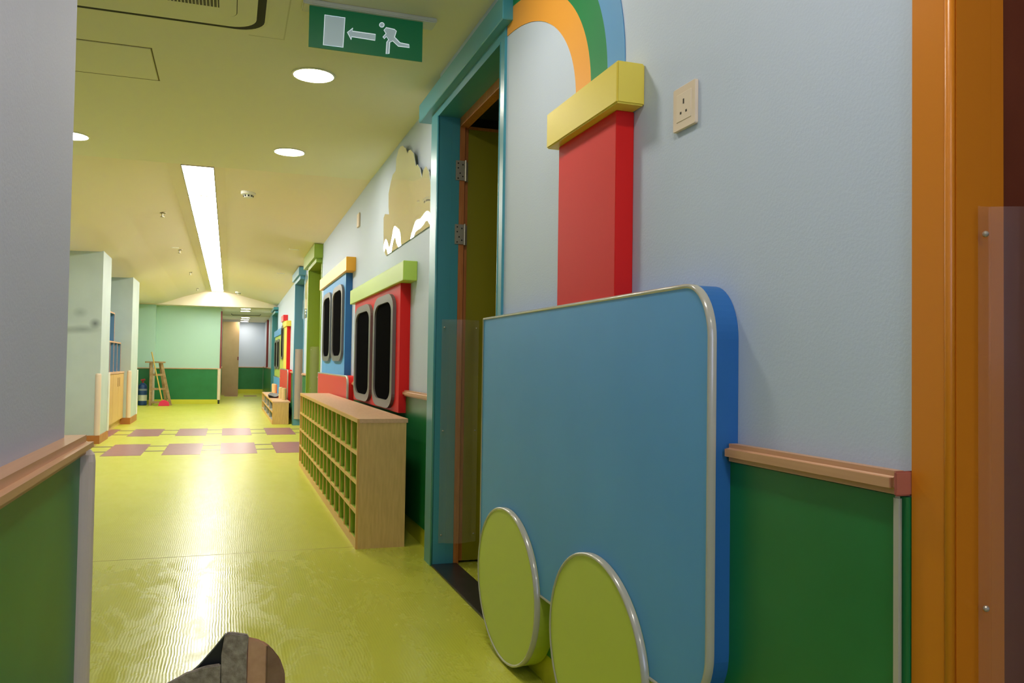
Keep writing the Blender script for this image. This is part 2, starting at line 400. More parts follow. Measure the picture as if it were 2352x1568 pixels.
# smudges on the near pillar's face: dirt marks in paint
nt = pw.node_tree; bs = nt.nodes['Principled BSDF']; src = bs.inputs['Base Color'].links[0].from_socket
for (sx, sz, rx, rz, k) in ((-1.50, 1.415, .07, .07, .95), (-1.62, 1.345, .2, .06, .55), (-1.84, 1.33, .25, .06, .5), (-1.66, 1.54, .09, .07, .4)):
    tc = nt.nodes.new('ShaderNodeTexCoord'); mp = nt.nodes.new('ShaderNodeMapping'); mp.vector_type = 'POINT'
    mp.inputs['Location'].default_value = (-sx/rx, -10.8/.3, -sz/rz); mp.inputs['Scale'].default_value = (1/rx, 1/.3, 1/rz)
    gr = nt.nodes.new('ShaderNodeTexGradient'); gr.gradient_type = 'SPHERICAL'
    nt.links.new(tc.outputs['Object'], mp.inputs[0]); nt.links.new(mp.outputs[0], gr.inputs[0])
    ml = nt.nodes.new('ShaderNodeMath'); ml.operation = 'MULTIPLY'; ml.inputs[1].default_value = k; nt.links.new(gr.outputs['Fac'], ml.inputs[0])
    mx = nt.nodes.new('ShaderNodeMixRGB'); mx.inputs[2].default_value = rgb((95, 105, 104)); nt.links.new(ml.outputs[0], mx.inputs[0]); nt.links.new(src, mx.inputs[1]); src = mx.outputs[0]
nt.links.new(src, bs.inputs['Base Color'])

# ------------------------------------------------------------ far end
bm = bmesh.new(); box(bm, -2.3, -.2, 20.4, 20.6, 0, 2.5); box(bm, -.32, -.2, 20.6, 25.3, 0, 2.4)
struct(obj('wall_far', bm, bounce_wall_m), 'mint lit far wall across the corridor', 'wall')
bm = bmesh.new(); box(bm, -2.12, -1.575, 20.15, 20.4, 0, 2.5)
struct(obj('wall_far_column', bm, bounce_wall_m), 'shallow column in the left corner of the far wall', 'wall')
r = struct(thing('trim_7', (-1, 20.4, 0)), 'deep green wainscot across the far wall', 'wainscot')
bobj('panel', (-1.575, -.2, 20.38, 20.402, .1, .80), green_m, r); bobj('panel', (-2.1, -1.59, 20.13, 20.152, .1, .80), green_m, r)
bobj('cove', (-2.1, -.2, 20.37, 20.402, 0, .1), cove_m, r); bobj('cove', (-2.1, -1.575, 20.12, 20.152, 0, .1), cove_m, r)
bobj('rail', (-1.575, -.19, 20.365, 20.402, .80, .82), wood_m, r); bobj('rail', (-2.1, -1.565, 20.115, 20.152, .80, .82), wood_m, r)
bobj('side_panel', (-.202, -.185, 20.42, 25.2, .1, .8), green_m, r)
bobj('rail', (-.202, -.17, 20.42, 25.2, .8, .83), wood_m, r)
bm = bmesh.new(); lathe(bm, [(.036, .07), (.036, .80), (.01, .81)], -1.60, 20.13, 18)
tag(obj('corner_guard', bm, cream_m, base=True), 'cream corner guard behind the wooden step ladder', 'corner guard')
g = thing('corner_guard', (-.2, 20.38, 0), 'cream corner guard on right end of the far green wainscot', 'corner guard')
bm = bmesh.new(); lathe(bm, [(.038, .09), (.038, .80), (.01, .81)], -.205, 20.375, 18); obj('strip', bm, cream_m, g)
bobj('foot', (-.225, -.185, 20.355, 20.395, 0, .09), black_m, g)
bobj_o = bobj('door_trim', (-.2, -.165, 20.385, 20.42, .82, 2.15), darkred_m); tag(bobj_o, 'dark red upright trim left of the back passage', 'trim')
bobj_o = bobj('door_trim', (.985, 1.05, 24.1, 24.2, .82, 2.16), darkred_m); tag(bobj_o, 'dark red upright trim right of the back passage', 'trim')
bm = bmesh.new(); box(bm, -.2, 1.2, 26.9, 27.1, 0, 2.4)
struct(obj('wall_passage_end', bm, wall_m), 'pale wall closing the back passage', 'wall')
r = struct(thing('trim_8', (.6, 26.9, 0)), 'green wainscot at the end of the back passage', 'wainscot')
bobj('panel', (.0, 1.02, 26.88, 26.902, .13, .80), green_m, r); bobj('cove', (.0, 1.02, 26.87, 26.902, 0, .13), cove_m, r); bobj('rail', (0, 1.02, 26.87, 26.902, .80, .82), wood_m, r)
d = tag(thing('door_leaf', (.05, 25.3, 0)), 'tan wooden door standing open in the back passage', 'door')
bobj('panel', (-.19, .27, 25.3, 25.34, .01, 2.13), tan_m, d); bobj('handle', (.235, .262, 25.27, 25.3, 1.02, 1.12), darkred_m, d, .004)
# curtain-like track under the far ceiling
bm = bmesh.new(); tube(bm, [(.03, 22.3, 2.2), (.06, 22.3, 2.17), (.72, 22.2, 2.17), (.75, 22.2, 2.2)], .012, 8)
tag(obj('ceiling_track', bm, mat('track_grey', (120, 116, 108), .4, metal=.6)), 'thin dark ceiling track above the back passage', 'track')

# ------------------------------------------------------------ door sets
def door_set(idx, y0, y1, ztop, m, label, fx=.965, nxw=.06, fw=.14, lx=.935, lz=(.04, .125), ly=(.1, .16), rx=1.08, wallx=WX, nfx=1.032):
    """frame set proud of the wall: jamb boards, lining through the opening, head and lintel"""
    r = struct(thing('door_%d' % idx, (1.0, y1, 0)), label, 'door frame')
    fx0 = fx
    for (ya, yb, s_) in ((y1, y1+fw, 1), (y0-nxw, y0, -1)):
        fx = fx0 if s_ > 0 else nfx
        bm = bmesh.new(); box(bm, fx+(.010 if s_ > 0 else .004), WX-.0004 if s_ > 0 else wallx, ya, yb, 0, ztop); box(bm, fx, fx+(.010 if s_ > 0 else .004), ya+(.012 if s_ > 0 else 0), yb-(.012 if s_ < 0 else 0), 0, ztop)
        if s_ > 0: box(bm, WX-.0002, rx, ya, ya+.018, 0, ztop)
        else: box(bm, wallx, rx, yb-.018, yb, 0, ztop)
        obj('jamb', bm, m, r)
        bm = bmesh.new(); yy = ya+.007 if s_ > 0 else yb-.007
        tube(bm, [(fx+.005, yy, .002), (fx+.005, yy, ztop)], .0072, 10); obj('bead', bm, m, r, smooth=True)
    fx = fx0
    bm = bmesh.new(); box(bm, fx+.002, rx, y0+.0, y1, ztop-.002, ztop+.05); box(bm, fx+.002, wallx-.0004, y0-nxw, y0, ztop, ztop+.05); box(bm, fx+.002, WX-.0004, y1, y1+fw, ztop, ztop+.05); obj('head', bm, m, r)
    bm = bmesh.new(); box(bm, lx, wallx-.0004, y0-nxw-ly[0], y1+fw+ly[1], ztop+lz[0], ztop+lz[1]); bevel(bm, .003, 1); obj('lintel', bm, m, r)
    return r
d1 = door_set(2, 3.02, 4.02, 2.245, teal_m, 'glossy teal frame of the near open doorway', lx=.932, lz=(.04, .135), ly=(.07, .16), nfx=.965)
bobj('threshold', (.968, 1.10, 3.02, 4.02, 0, .010), dark_m, d1, .002)
bm = bmesh.new(); box(bm, 1.081, 1.108, 4.022, 4.12, 0, 2.24); box(bm, 1.081, 1.125, 2.96, 3.02, 0, 2.24); box(bm, 1.081, 1.125, 2.96, 4.12, 2.20, 2.27)
obj('wood_frame', bm, frameor_m, d1)
lf = bobj('door_leaf', (1.132, 1.96, 4.05, 4.095, .012, 2.2), doorolive_m, d1)
bobj('lipping', (1.114, 1.1325, 4.045, 4.10, .012, 2.2), frameor_m, lf, .002)
bobj('lipping', (1.114, 1.96, 4.047, 4.098, 2.2, 2.215), frameor_m, lf)
for zc in (1.977, 1.654):
    bm = bmesh.new(); box(bm, 1.060, 1.106, 4.014, 4.0185, zc-.05, zc+.05)
    tube(bm, [(1.111, 4.014, zc-.053), (1.111, 4.014, zc+.053)], .0055, 10)
    for sx, sz in ((1.072, .036), (1.072, .012), (1.082, -.014), (1.072, -.04), (1.096, .03), (1.096, -.03)): box(bm, sx-.003, sx+.003, 4.012, 4.0145, zc+sz-.003, zc+sz+.003, 1)
    box(bm, 1.116, 1.130, 4.040, 4.0445, zc-.05, zc+.05)
    obj('hinge', bm, [steel_m, black_m], d1)
bm = bmesh.new()
for k in range(8):
    for j in range(5): box(bm, 2.05+k*.1, 2.14+k*.1, 5.19, 5.2, 2.1+j*.1, 2.19+j*.1)
struct(obj('trim_9', bm, mat('small_tiles', (60, 62, 60), .3)), 'dark small tiles glimpsed inside the side room', 'tiles')
# clear finger guards
def guard(x0, y0, x1, y1, z0, z1, m, label, bulge=.02, n=8, nscrew=(3, 3)):
    g = thing('finger_guard', ((x0+x1)/2, (y0+y1)/2, z0), label, 'door guard')
    bm = bmesh.new(); d = Vector((x1-x0, y1-y0)); L = d.length; nn = Vector((-d.y, d.x))/L
    if nn.y > 0: nn = -nn
    P = []
    for i in range(n+1):
        t = i/n; o = 0 if (t < .14 or t > .86) else math.sin((t-.14)/.72*PI)*bulge
        P.append((x0+d.x*t+nn.x*o, y0+d.y*t+nn.y*o))
    rows = [[bm.verts.new((x, y, z)) for x, y in P] for z in (z0, z1)]
    for i in range(n): bm.faces.new((rows[0][i], rows[0][i+1], rows[1][i+1], rows[1][i]))
    bmesh.ops.solidify(bm, geom=list(bm.faces), thickness=.0015)
    obj('sheet', bm, m, g)
    for t in (.07, .93):
        for k in range(3):
            z = z0+.04+(z1-z0-.08)*k/2
            bm = bmesh.new(); bmesh.ops.create_uvsphere(bm, u_segments=10, v_segments=6, radius=.0045)
            bmesh.ops.translate(bm, verts=bm.verts, vec=(x0+d.x*t+nn.x*.003, y0+d.y*t+nn.y*.003, z)); obj('screw', bm, steel_m, g)
    return g
guard(.999, 4.005, 1.19, 4.000, .115, 1.222, guard_m, 'clear plastic finger guard over the hinges of the teal doorway', .03)
d0 = door_set(1, .0, .905, 2.27, orange_m, 'glossy orange frame of the nearest doorway', fw=.071, rx=1.064, wallx=NX, nfx=.965, ly=(.1, .05))
bm = bmesh.new(); box(bm, 1.065, 1.16, .907, .96, 0, 2.3); obj('wood_frame', bm, brown_m, d0)
bobj('door_leaf', (1.165, 1.205, .06, .92, .01, 2.3), brown_m, d0)
guard(1.004, .895, 1.15, .885, .10, 1.236, clear('clear_guard_near', (214, 190, 180), .11), 'clear plastic finger guard in the orange doorway', .02)
d2 = door_set(3, 10.2, 11.12, 2.2, ogreen_m, 'glossy olive green frame of the third doorway', lz=(.05, .215), ly=(.05, .35), fw=.09, rx=1.2)
bobj('wood_frame', (1.2, 1.318, 11.118, 11.16, 0, 2.19), frameor_m, d2)
guard(1.0, 11.06, 1.17, 11.04, .12, 1.2, guard_m, 'clear plastic finger guard in the olive doorway', .03)
teal2_m = mat('pale_teal_gloss', (98, 158, 184), .35)
d3 = door_set(4, 12.55, 13.45, 2.22, teal2_m, 'teal frame of the second teal doorway', lz=(.05, .165), fw=.09, rx=1.31)
guard(.985, 13.44, 1.12, 13.40, .1, 1.2, guard2_m, 'milky cream finger guard on the second teal door frame', .02)
d4 = door_set(5, 19.5, 20.65, 2.1, teal_m, 'small teal frame of the farthest doorway', ly=(.02, .02), lz=(.07, .13), fw=.09)

# green frame on far left wall
r = struct(thing('door_6', (-2.1, 18, 0)), 'green edge of a doorway on the far left wall', 'door frame')
bobj('jamb', (-2.1, -2.0, 19.6, 19.8, 0, 2.1), green_m, r); bobj('head', (-2.1, -1.98, 18.4, 19.8, 2.1, 2.2), teal_m, r)

# ------------------------------------------------------------ blue carriage with wheels
YN, YF = ny(1.53), ny(3.19)
car = thing('train_carriage', (NX, 2.35, 0), 'large sky blue train carriage panel with rounded corners by the teal doorway', 'wall panel')
out = rrect(YN, YF, nz(.255), nz(1.185), ((.13, .13), (.095, .115), 0, 0), 12)
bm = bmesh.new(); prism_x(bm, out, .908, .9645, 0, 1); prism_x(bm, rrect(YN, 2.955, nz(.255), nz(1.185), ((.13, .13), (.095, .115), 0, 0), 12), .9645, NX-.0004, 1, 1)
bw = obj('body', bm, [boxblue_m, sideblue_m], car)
loop = [(.9665, y, z) for y, z in out]
def dens(P, step=.08):
    o = []
    for i in range(len(P)):
        a = Vector(P[i]); b = Vector(P[(i+1) % len(P)]); n = max(1, int((b-a).length/step))
        o += [tuple(a.lerp(b, k/n)) for k in range(n)]
    return o
def edging(parent, outline, x, w=.0065, h=.006, m=None):
    """flat plastic edging strip following an outline, lapping the face and the side"""
    bm = bmesh.new(); n = len(outline); cy = sum(p[0] for p in outline)/n; cz = sum(p[1] for p in outline)/n
    A, B, Cc, D = [], [], [], []
    for i, (y, z) in enumerate(outline):
        a = Vector(outline[i-1]); b = Vector(outline[(i+1) % n]); t = (b-a)
        if t.length < 1e-7: t = Vector((1, 0))
        t.normalize(); nr = Vector((t.y, -t.x)); 
        if nr.dot(Vector((y-cy, z-cz))) < 0: nr = -nr
        p = Vector((y, z)); i_ = p-nr*w; o_ = p+nr*.0025
        A.append(bm.verts.new((x-.0005, i_.x, i_.y))); B.append(bm.verts.new((x-.004, p.x-nr.x*w*.4, p.y-nr.y*w*.4)))
        Cc.append(bm.verts.new((x-.002, o_.x, o_.y))); D.append(bm.verts.new((x+.014, o_.x, o_.y)))
    for i in range(n):
        j = (i+1) % n
        bm.faces.new((A[i], A[j], B[j], B[i])); bm.faces.new((B[i], B[j], Cc[j], Cc[i])); bm.faces.new((Cc[i], Cc[j], D[j], D[i]))
    return obj('edging', bm, m or trim_m, parent, smooth=True)
edging(bw, out, .908)
for (cy, a) in ((2.655, .302), (1.950, .284)):
    bm = bmesh.new(); o2 = ellipse(cy, .262, a, .252, 72); prism_x(bm, o2, .892, .957, 0, 0)
    wo = obj('wheel', bm, [wheel_m], car)
    edging(wo, o2, .892, .0065)
# red chimney pillar with yellow cap
ch = thing('chimney_panel', (WX, 2.23, 1.18), 'red chimney pillar with yellow cap above the blue carriage', 'wall panel')
bm = bmesh.new(); box(bm, .985*NK, NX-.0004, ny(2.03), ny(2.445), nz(1.188), nz(1.70)); bevel(bm, .002, 1); obj('pillar', bm, red_m, ch)
bm = bmesh.new(); box(bm, .957*NK, NX-.0004, ny(1.97), ny(2.485), nz(1.700), nz(1.814)); bevel(bm, .004, 2); obj('cap', bm, yel_m, ch)

# rainbow arch painted above
rb = thing('rainbow_mural', (NX, 3.25, 1.81), 'orange, green and blue rainbow arch painted on the right wall', 'mural')
Yc, Zc = 3.25, 1.86
def band(nm, a0, b0, a1, b1, m, x):
    bm = bmesh.new(); N = 60; rows = []
    for i in range(N+1):
        t = PI*i/N/2
        ring = []
        for (a, b) in ((a0, b0), (a1, b1)):
            y = ny(Yc-a*math.cos(t)); z = nz(Zc+b*math.sin(t)); ring.append((min(y, 2.955), min(z, 2.458)))
        rows.append(ring)
    vs = [[bm.verts.new((x, y, z)) for y, z in rr] for rr in rows]
    lo = [[bm.verts.new((NX-.0004, y, z)) for y, z in rr] for rr in rows]
    for i in range(N):
        if rows[i][0][1] >= 2.4579 and rows[i][1][1] >= 2.4579: break
        if rows[i][0][0] >= 2.9549 and rows[i][1][0] >= 2.9549: break
        bm.faces.new((vs[i][0], vs[i][1], vs[i+1][1], vs[i+1][0]))
        bm.faces.new((vs[i][0], vs[i+1][0], lo[i+1][0], lo[i][0])); bm.faces.new((vs[i][1], lo[i][1], lo[i+1][1], vs[i+1][1]))
    bmesh.ops.delete(bm, geom=[v for v in bm.verts if not v.link_faces], context='VERTS')
    obj(nm, bm, m, rb)
band('orange_band', .815, .475, .932, .575, mat('rb_orange', (236, 164, 60), .5), NX-.0025)
band('green_band', .932, .575, 1.05, .69, mat('rb_green', (20, 132, 74), .5), NX-.0025)
band('blue_band', 1.05, .69, 1.163, .80, mat('rb_blue', (92, 156, 210), .5), NX-.0025)

# socket
sk = thing('power_socket', (WX, 1.75, 1.58), 'cream three-pin wall socket beside the yellow cap', 'socket')
bm = bmesh.new(); prism_x(bm, rrect(ny(1.700), ny(1.803), nz(1.580), nz(1.686), .004, 3), .966, NX-.0004); bevel(bm, .0015, 1); obj('plate', bm, cream_m, sk)
bm = bmesh.new(); box(bm, .9648, .967, ny(1.717), ny(1.785), nz(1.600), nz(1.668)); bevel(bm, .0008, 1); ins = obj('insert', bm, mat('cream_insert', (230, 214, 194), .35), sk)
bm = bmesh.new()
for q in ((1.7485, 1.7535, 1.640, 1.652), (1.7355, 1.7415, 1.617, 1.6225), (1.7605, 1.7665, 1.617, 1.6225)): box(bm, .9642, .9649, ny(q[0]), ny(q[1]), nz(q[2]), nz(q[3]))
obj('pin_hole', bm, black_m, ins)

# ------------------------------------------------------------ group of panels with train windows
def window(parent, y0, y1, z0, z1, x, dep=.024):
    ry, rz = (y1-y0)*.28, (z1-z0)*.13
    o = rrect(y0, y1, z0, z1, ((ry, rz),)*4, 8); f = (y1-y0)*.082; g = (z1-z0)*.07
    i_ = rrect(y0+f, y1-f, z0+g, z1-g, ((ry*.8, rz*.75),)*4, 8)
    bm = bmesh.new(); n = len(o)
    A = [bm.verts.new((x, *p)) for p in o]; B = [bm.verts.new((x, *p)) for p in i_]
    A2 = [bm.verts.new((x+dep, *p)) for p in o]; B2 = [bm.verts.new((x+dep*.6, *p)) for p in i_]
    for k in range(n):
        j = (k+1) % n
        bm.faces.new((A[k], A[j], B[j], B[k])); bm.faces.new((A[k], A2[k], A2[j], A[j])); bm.faces.new((B[k], B[j], B2[j], B2[k]))
    w = obj('window', bm, greyfr_m, parent)
    bm = bmesh.new(); prism_x(bm, i_, x+dep*.5, x+dep*.9); obj('pane', bm, glass_m, w)
def panel(label, y0, y1, z0, z1, m, mside, capm, cy0, cy1, cz0, cz1, wins=(), x=.977, capx=.955, name='train_car_panel'):
    t = thing(name, (WX, y0, z0), label, 'wall panel')
    bm = bmesh.new(); fs = box(bm, x, WX-.0004, y0, y1, z0, z1)
    for f in fs[1:]: f.material_index = 1
    obj('board', bm, [m, mside], t)
    if capm:
        bm = bmesh.new(); box(bm, capx, WX-.0004, cy0, cy1, cz0, cz1); bevel(bm, .003, 1); obj('cap', bm, capm, t)
    for w in wins: window(t, *w, x-.022)
    return t
panel('tall red panel with lime cap and two black windows behind near shoe cubby', 4.965, 6.87, .70, 1.49, red_m, red_m, lime_m, 4.785, 7.03, 1.488, 1.604,
      [(5.09, 5.83, .712, 1.445), (5.95, 6.74, .714, 1.436)])
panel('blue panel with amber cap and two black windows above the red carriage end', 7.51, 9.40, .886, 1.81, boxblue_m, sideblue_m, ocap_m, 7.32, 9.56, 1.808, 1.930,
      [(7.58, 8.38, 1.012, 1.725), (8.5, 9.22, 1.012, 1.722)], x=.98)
def low_box(label, y0, y1, z0, z1, m, ms, r=.08):
    t = thing('carriage_end', (WX, y0, z0), label, 'wall panel')
    o = rrect(y0, y1, z0, z1, (0, (r, r*.9), 0, 0), 8); bm = bmesh.new(); prism_x(bm, o, .962, WX-.0004, 0, 1); b = obj('body', bm, [m, ms], t); edging(b, o, .962, .012); return t
low_box('red carriage end with rounded corner below the amber-capped blue panel', 7.17, 9.6, .30, .885, redlam_m, red_m)
panel('slim red and yellow panel with yellow cap beyond second teal doorway', 15.35, 16.15, .866, 1.635, yel_m, red_m, yel_m, 15.25, 16.15, 1.636, 1.735, x=.975)
panel('olive panel with bright red cap and one black window in far group', 16.16, 16.84, .866, 1.77, mat('yellowgreen', (196, 200, 84), .4), yel_m, mat('red_cap', (226, 34, 44), .3), 16.157, 16.845, 1.77, 1.885,
      [(16.2, 16.8, 1.04, 1.69)])
panel('lime panel with blue cap and two black windows in far group', 17.0, 19.35, .685, 1.535, mat('limeface', (176, 196, 84), .4), lime_m, mat('blue_cap', (74, 142, 206), .4), 16.85, 19.4, 1.535, 1.665,
      [(17.4, 18.2, .84, 1.46), (18.4, 19.2, .84, 1.46)])
low_box('low red carriage end at the low far cubby', 14.75, 16.98, .30, .86, redlam_m, red_m)
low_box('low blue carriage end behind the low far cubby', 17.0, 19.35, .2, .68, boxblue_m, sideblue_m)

# ------------------------------------------------------------ shoe cubbies
def slab(bm, x0, x1, y0, y1, z0, z1):
    fs = box(bm, x0, x1, y0, y1, z0, z1); fs[0].material_index = 1; return fs
def cubby(label, y0, y1, h, rows, cols, x0=.664, x1=.938, inner=cubgreen_m, name='shoe_cubby', zb=.045, xe=.93):
    t = thing(name, ((x0+x1)/2, (y0+y1)/2, 0), label, 'shoe rack')
    for (a, b) in ((y0, y0+.022), (y1-.022, y1)):
        bm = bmesh.new(); box(bm, x0+.012, xe, a, b, 0, h-.002); box(bm, x0, x0+.012, a, b, 0, h-.002, 1); obj('side_panel', bm, [maple_m, edge_m], t)
    bm = bmesh.new(); box(bm, x0+.01, x1, y0-.002, y1+.002, h-.022, h); fs = box(bm, x0-.002, x0+.01, y0-.002, y1+.002, h-.022, h, 1); obj('top', bm, [mapletop_m, edge_m], t)
    bm = bmesh.new(); box(bm, xe-.02, xe-.008, y0+.022, y1-.022, .02, h-.022); obj('back_panel', bm, inner, t)
    zs = [zb+(h-.022-zb)*k/rows for k in range(rows)]
    for k, z in enumerate(zs):
        bm = bmesh.new(); box(bm, x0+.008, xe-.02, y0+.022, y1-.022, z-.018, z); box(bm, x0, x0+.008, y0+.022, y1-.022, z-.018 if k else 0.0, z, 1)
        obj('shelf', bm, [inner, edge_m], t)
    p = (y1-y0-.022)/cols
    for k in range(1, cols):
        yy = y0+.011+p*k; bm = bmesh.new(); box(bm, x0+.006, xe-.02, yy-.006, yy+.006, zb, h-.022); box(bm, x0-.0005, x0+.006, yy-.006, yy+.006, zb, h-.022, 1)
        obj('divider', bm, [inner, edge_m], t)
    return t
cubby('tall maple shoe cubby with green pigeonholes in front of the red panel', 4.49, 8.27, .697, 4, 16)
cubby('low maple shoe cubby with grey openings at the far carriage panels', 13.70, 18.0, .362, 2, 4, .672, .945, mat('grey_laminate', (150, 156, 146), .5), xe=.925, zb=.05)
# cream pegs and black cloth on the low cubby
for i, (xx, yy) in enumerate(((.88, 14.25), (.86, 14.75), (.85, 16.5), (.85, 17.0))):
    bm = bmesh.new(); lathe(bm, [(.038, .362), (.038, .548), (.033, .56), (.01, .563)], xx, yy, 16)
    tag(obj('cream_cylinder', bm, mat('cream_cyl', (226, 196, 140), .5), base=True),
        ['nearest small cream cylinder standing on the low far cubby', 'second small cream cylinder from the near end of low cubby', 'third small cream cylinder, behind the black cloth on low cubby', 'farthest small cream cylinder on the low far cubby'][i], 'cylinder', 'cream cylinders on the low far cubby')
bm = bmesh.new()
bmesh.ops.create_grid(bm, x_segments=14, y_segments=14, size=1)
for v in bm.verts:
    u, w = v.co.x, v.co.y; v.co = Vector((.77+u*.085*(1-.3*w), 15.6+w*.6, .398+.016*math.sin(3*u+2*w)+.016*max(0, u)))
bmesh.ops.solidify(bm, geom=list(bm.faces), thickness=.012)
tag(obj('cloth', bm, black_m, base=True), 'crumpled black cloth lying on the low far cubby', 'cloth')

# ------------------------------------------------------------ mirror clouds, switch
cl = [(5.81, 1.759), (5.893, 1.811), (5.874, 1.932), (5.854, 2.035), (5.795, 2.052), (5.644, 2.024), (5.655, 2.077), (5.638, 2.166), (5.551, 2.224), (5.472, 2.26), (5.365, 2.265), (5.333, 2.338), (5.255, 2.375), (5.186, 2.38), (5.124, 2.369), (5.05, 2.338), (4.988, 2.286), (4.955, 2.298), (4.898, 2.291), (4.819, 2.251), (4.771, 2.161), (4.721, 2.161), (4.662, 2.123), (4.623, 2.061), (4.575, 2.095), (4.514, 2.104), (4.444, 2.058), (4.41, 1.973), (4.41, 1.845), (4.422, 1.761), (4.554, 1.762), (4.684, 1.761)]
bm = bmesh.new(); prism_x(bm, cl, 1.0345, WX-.0004)
bmesh.ops.transform(bm, matrix=Matrix.Translation((1.034, 0, 1.75)) @ Matrix.Rotation(math.radians(-2.8), 4, 'Y') @ Matrix.Translation((-1.0345, 0, -1.75)), verts=bm.verts)
tag(obj('mirror_cloud', bm, [mirror_m], base=True), 'cloud-shaped mirror above the lime-capped red panel', 'mirror', 'cloud mirrors on the right wall')
c2 = [(11.45+(y-4.41)*.95, 1.64+(z-1.76)*1.0) for y, z in cl]
bm = bmesh.new(); prism_x(bm, c2, 1.0345, WX-.0004)
tag(obj('mirror_cloud', bm, [mirror_m], base=True), 'cloud-shaped mirror between the olive and second teal doorways', 'mirror', 'cloud mirrors on the right wall')
bm = bmesh.new(); box(bm, 1.026, WX-.0004, 7.11, 7.23, 2.17, 2.29); bevel(bm, .004, 2)
tag(obj('wall_plate', bm, cream_m, base=True), 'small cream blank plate high on wall above red panel', 'wall plate')

# ------------------------------------------------------------ cupboard niche on the left
cb = thing('cupboard', (-1.8, 13, 0), 'low maple cupboard with slot handles between the left pillars', 'cupboard')
bobj('carcass', (-2.0995, -1.54, 11.53, 13.99, .09, .79), maple_m, cb); bobj('plinth', (-2.0995, -1.56, 11.53, 13.99, 0, .09), maple_m, cb); bobj('worktop', (-2.0995, -1.515, 11.53, 13.99, .79, .815), mapletop_m, cb)
for k in range(4):
    ya = 11.54+k*.612
    dd = bobj('door', (-1.54, -1.522, ya, ya+.604, .10, .785), maple_m, cb, .002)
    bobj('handle', (-1.5225, -1.519, ya+(.08 if k % 2 else .50), ya+(.11 if k % 2 else .53), .60, .73), mat('slot_brown', (96, 64, 34), .6), dd)
def open_shelf(label, ya, yb, za, zb_, n, x=-1.575):
    t = thing('cube_shelf', (x, ya, za), label, 'shelf')
    bobj('back_panel', (-2.095, -2.08, ya, yb, za, zb_), shelfblue_m, t)
    bobj('top', (-2.095, x, ya, yb, zb_-.02, zb_), [shelfblue_m][0], t); bobj('edge', (x, x+.004, ya, yb, zb_-.02, zb_), wood_m, t)
    for k in range(n+1):
        yy = ya+(yb-ya-.02)*k/n
        dv = bobj('divider', (-2.095, x, yy, yy+.02, za, zb_-.02), shelfblue_m, t); bobj('edge', (x, x+.004, yy, yy+.02, za, zb_-.02), wood_m, dv)
    return t
open_shelf('blue open shelf with upright dividers on the left cupboard', 11.55, 13.95, .815, 1.255, 6)
open_shelf('upper blue open shelf stacked over the lower cupboard shelf', 11.55, 13.15, 1.256, 1.665, 3)

# ------------------------------------------------------------ ladder, broom, gas bottle
ld = thing('step_ladder', (-1.5, 19.8, 0), 'weathered wooden step ladder leaning open against the far wall', 'ladder')
lw = mat('old_wood', (156, 126, 84), .65, noise=22, nscale=12)
def beam(p, q, w=.02, d=.012, up=Vector((0, 1, 0))):
    bm = bmesh.new(); p = Vector(p); q = Vector(q); t = (q-p).normalized(); s = t.cross(up).normalized(); e = s.cross(t)
    vs = [bm.verts.new(pt+s*a*w+e*b*d) for pt in (p, q) for a, b in ((-1, -1), (1, -1), (1, 1), (-1, 1))]
    for f in ((0, 1, 2, 3), (4, 7, 6, 5), (0, 4, 5, 1), (1, 5, 6, 2), (2, 6, 7, 3), (3, 7, 4, 0)): bm.faces.new([vs[i] for i in f])
    return bm
for (p, q) in (((-1.60, 19.62, 0), (-1.60, 19.72, .93)), ((-1.19, 19.66, 0), (-1.40, 19.74, .93)), ((-1.62, 20.02, 0), (-1.63, 19.88, .93)), ((-1.30, 20.05, 0), (-1.44, 19.88, .93))):
    obj('leg', beam(p, q, .028, .02), lw, ld)
for z in (.07, .36, .67):
    xr = -1.19-.21*z/.93
    obj('rung', beam((-1.60, 19.62+.1*z/.93, z), (xr, 19.66+.08*z/.93, z), .022, .03, Vector((0, 1, 0))), lw, ld)
obj('top_board', beam((-1.73, 19.8, .945), (-1.33, 19.8, .945), .016, .12), lw, ld)
br = thing('broom', (-1.33, 19.45, 0), 'pink plastic broom with yellow handle leaning on the ladder', 'broom')
bm = bmesh.new(); tube(bm, [(-1.345, 19.46, .10), (-1.60, 19.66, 1.167)], .014, 10); obj('handle', bm, mat('broom_yellow', (196, 164, 70), .5), br)
bm = bmesh.new(); prof = [(-1.43, .0), (-1.20, .0), (-1.215, .085), (-1.29, .125), (-1.35, .125), (-1.40, .085)]
a = [bm.verts.new((x, 19.43, z)) for x, z in prof]; b = [bm.verts.new((x, 19.49, z)) for x, z in prof]
bm.faces.new(a); bm.faces.new(b)
for i in range(6): bm.faces.new((a[i], a[(i+1) % 6], b[(i+1) % 6], b[i]))
bevel(bm, .008, 2); obj('head', bm, mat('pink_plastic', (228, 44, 96), .4), br)
gb = thing('fire_extinguisher', (-1.80, 19.9, 0), 'dark blue gas cylinder with red valve beside the step ladder', 'gas cylinder')
bm = bmesh.new(); lathe(bm, [(.08, .0), (.092, .01), (.092, .4), (.085, .44), (.05, .475), (.025, .49)], -1.77, 19.78, 24); obj('tank', bm, mat('navy', (24, 62, 112), .35), gb, smooth=False)
bm = bmesh.new(); lathe(bm, [(.0935, .1), (.0935, .225)], -1.77, 19.78, 24); obj('lower_label', bm, mat('label_cream', (196, 200, 178), .6), gb)
bm = bmesh.new(); lathe(bm, [(.0935, .32), (.0935, .36)], -1.77, 19.78, 24); obj('upper_label', bm, mat('label_pale', (120, 130, 140), .6), gb)
